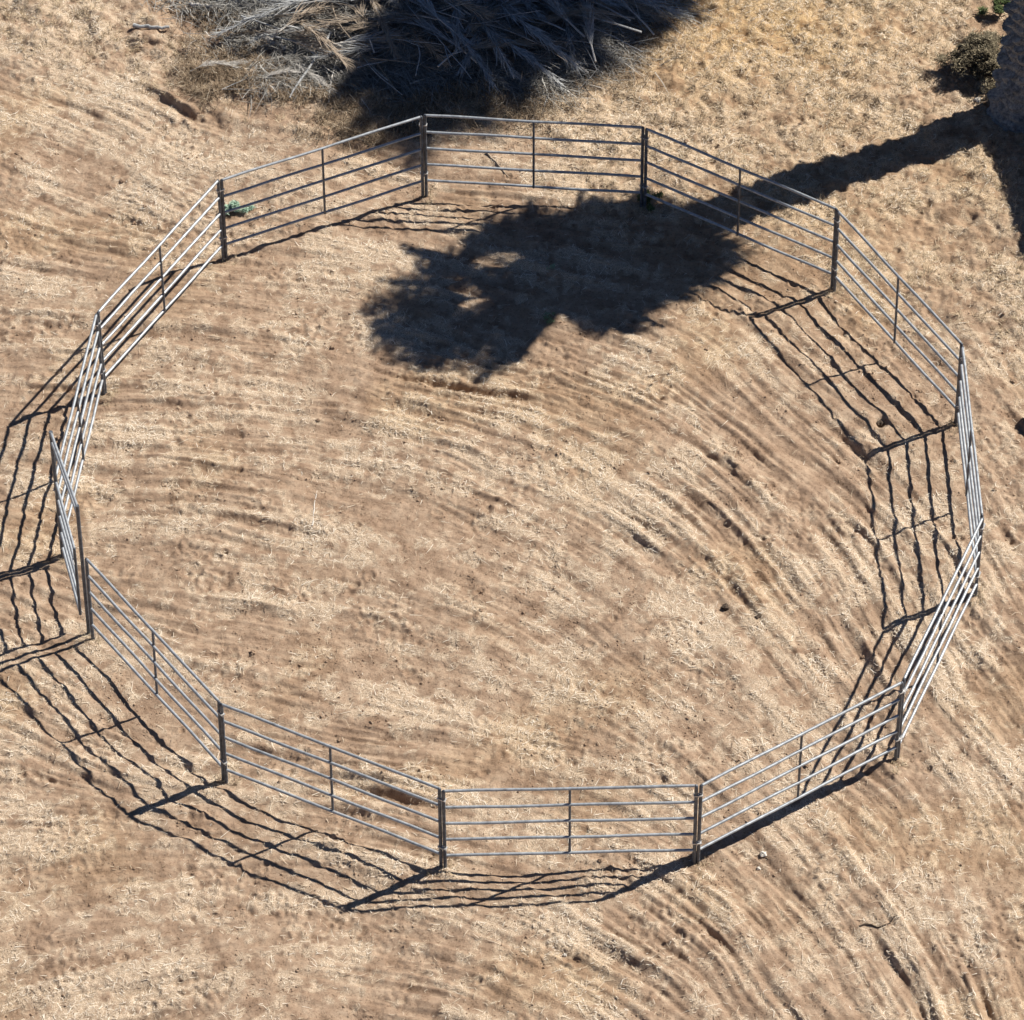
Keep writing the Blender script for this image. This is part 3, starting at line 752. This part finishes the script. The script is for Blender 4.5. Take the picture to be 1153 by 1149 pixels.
def curvy(pts, r, mat, name, label, cat):
    A_ = Vector(wpos(pts[0], .012)); mb = MB()
    mb.tube([Vector(wpos(p, .012))-A_ for p in pts], [r*(1-.5*k/len(pts)) for k in range(len(pts))], 7)
    o = mb.build(name, mat); o.location = A_; tag(o, label, cat); return o
curvy([(4.44, -7.92), (4.51, -7.88), (4.59, -7.89), (4.68, -7.94), (4.77, -7.92), (4.84, -7.88), (4.90, -7.80)], .013, mClod, 'dark_twig', 'curved dark twig on bare soil below the pen, lower right', 'twig')
for (px, lab, k, yaw, s) in (((-4.48, 8.90), 'bleached white palm frond lying apart, left of the brush pile', 1, .15, .42),
                        ((-3.46, 8.68), 'pale fluffy palm frond in sunlight in front of the pile', 2, .5, .42),
                        ((-3.03, 8.89), 'spread white frond hanging off the sunlit front corner of the pile', 4, -.9, .6),
                        ((-4.09, 9.06), 'small grey frond tip lying on the lit grass by the pile', 5, -.2, .4)):
    o = put_frond(k, px[0], px[1], float(hz(*px))+.06, yaw, label=lab, group=None, s=s)
    for ch in o.children:
        ch.data = ch.data.copy(); ch.data.materials[0] = mDead['pale']
for k in range(26):
    x, y = (-3.93, 9.48); x += R_.gauss(0, .75); y += R_.gauss(.25, .55)
    put_branch(k % 10, x, y, float(hz(x, y))+.05, R_.gauss(-.2, .7), s=R_.uniform(.25, .6), label='short dead branch on the sunlit grass beside the brush pile', group='branches scattered beside the pile')

# ------------------------------------------------------------------ shrub, weeds, stones, clods
def leafy(name, p, rx, hgt, n, size, mat, label, cat, seed, tint=(.5, .25), base=.0, stems=8):
    r = np.random.default_rng(seed); rd = random.Random(seed)
    root = empty(name, (p[0], p[1], float(hz(*p)))); tag(root, label, cat)
    nc = max(9, n//180); cx = r.normal(0, rx*.42, nc); cy = r.normal(0, rx*.42, nc); cz = hgt*(.25+.65*r.random(nc))*np.exp(-(cx**2+cy**2)/(rx*rx*1.6)); cr = rx*r.uniform(.14, .32, nc)
    k = r.integers(0, nc, n); d = r.normal(0, 1, (n, 3)); d /= np.linalg.norm(d, axis=1)[:, None]; d *= (r.random(n)**.4)[:, None]
    x = cx[k]+d[:, 0]*cr[k]; y = cy[k]+d[:, 1]*cr[k]; z = np.maximum(.01, cz[k]+d[:, 2]*cr[k]*.8)
    tn = np.clip(r.normal(tint[0], tint[1], n)+.0*z, 0, 1)
    blades('foliage', x, y, z, r.uniform(0, 6.283, n), r.uniform(-.3, 1.1, n), r.uniform(.6, 1.4, n)*size, size*r.uniform(.16, .34, n), tn, mat, bend=r.uniform(0, .3, n), parent=root)
    mb = MB()
    for q in range(stems):
        i = rd.randrange(nc); mb.tube([(0, 0, -.02), (cx[i]*.4, cy[i]*.4, cz[i]*.5), (cx[i], cy[i], cz[i])], [.012*hgt*2+.002, .006*hgt*2+.002, .002], 5)
    mb.build('stem', mDead['tan'], root)
    return root
leafy('shrub', (7.21, 9.02), .55, .62, 13000, .055, mShrub, 'dark brown dry shrub growing against the left side of the palm trunk', 'shrub', 1, (.52, .24), stems=34)
leafy('green_bush', (7.56, 10.28), .26, .4, 2400, .045, mWeed, 'small green bush at the top edge behind the palm trunk', 'bush', 2, (.22, .2), stems=12)
leafy('green_weed', (-4.06, 5.87), .15, .13, 2400, .045, mMint, 'pale grey-green weed seen through the rails of the upper left panel', 'weed', 3, (.75, .15), stems=8)
leafy('dark_weed', (2.07, 5.95), .20, .18, 900, .045, mWeed, 'dark weed at the foot of the far right joint in palm shade', 'weed', 4, (.2, .15), stems=8)
leafy('pale_weed', (0.56, 3.54), .12, .06, 260, .035, mWeed, 'tiny pale weed at the sunlit notch of the palm crown shadow', 'weed', 5, (.7, .2), stems=4)
leafy('small_weed', (0.59, 4.56), .05, .06, 90, .035, mWeed, 'tiny bright green sprig inside the palm crown shadow', 'weed', 6, (.95, .1), stems=3)
for q, (pp, rx, lab) in enumerate((((1.54, 7.14), .35, 'dry tangled tuft in the middle of the far panel gap'), ((3.86, 7.01), .2, 'grey dry tuft behind the panel crossed by the trunk shadow'), ((1.84, 7.54), .2, 'brown dry tuft behind the right end of the far panel'))):
    pass
def rock(name, p, r, mat, label, cat, seed, group=None):
    rd = random.Random(seed); import bmesh
    bm = bmesh.new(); bmesh.ops.create_icosphere(bm, subdivisions=3, radius=r)
    for v in bm.verts:
        n_ = v.co.normalized(); k = 1+.18*math.sin(n_.x*5+seed)+.14*math.sin(n_.y*7+seed*2)+.10*math.sin(n_.z*9+n_.x*6)
        v.co = Vector((v.co.x*k*1.2, v.co.y*k, v.co.z*k*.7))
    me = bpy.data.meshes.new(name); bm.to_mesh(me); bm.free(); me.materials.append(mat)
    o = bpy.data.objects.new(name, me); COL.objects.link(o); o.location = wpos(p, r*.35); o.rotation_euler = (0, 0, rd.uniform(0, 6)); tag(o, label, cat, group); return o
rock('white_stone', (3.26, -6.65), .040, mStone, 'larger white pebble on the soil outside the broad rail shadow', 'stone', 1)
rock('white_stone', (3.19, -6.85), .024, mStone, 'smaller white pebble just below the larger one', 'stone', 2)
rock('white_stone', (0.65, -8.34), .026, mStone, 'lone white pebble on raked soil below the nearest panel', 'stone', 3)
rock('dark_clod', (2.91, -2.27), .045, mClod, 'larger dark dung clod in the lower right of the pen', 'clod', 4)
rock('dark_clod', (3.34, -2.47), .035, mClod, 'smaller dark clod right of the larger one in the pen', 'clod', 5)
rock('dark_clod', (5.22, 1.38), .055, mClod, 'dark clod in the burrow mouth among the right rail shadows', 'clod', 6)
rock('white_stone', (7.09, 8.36), .045, mStone, 'made-up white stone in place of sun flecks at the left foot of the palm', 'stone', 7)  # added to give the bright sun flecks beside the trunk
for k in range(60):
    x = R_.uniform(-7.5, 7.5); y = R_.uniform(-9, 9)
    rock('soil_clod', (x, y), R_.uniform(.018, .034), mG, 'small brown soil clod lying on the raked ground', 'clod', 40+k, 'soil clods scattered over the ground')
# made-up black tub standing in for a round shadow blob at the right edge
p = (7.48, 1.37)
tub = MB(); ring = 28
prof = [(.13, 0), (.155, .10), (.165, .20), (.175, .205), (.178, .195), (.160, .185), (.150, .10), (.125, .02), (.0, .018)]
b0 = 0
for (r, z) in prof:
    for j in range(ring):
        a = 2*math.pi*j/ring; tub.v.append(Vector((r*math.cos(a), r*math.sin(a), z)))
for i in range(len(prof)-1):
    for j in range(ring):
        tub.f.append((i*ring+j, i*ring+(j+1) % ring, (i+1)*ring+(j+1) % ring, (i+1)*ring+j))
o = tub.build('shadow_blob_tub', mShadowBlob); o.location = wpos(p, 0)
tag(o, 'made-up black tub in place of a round shadow blob at the right edge', 'tub')
print('OBJECTS', len(bpy.data.objects))
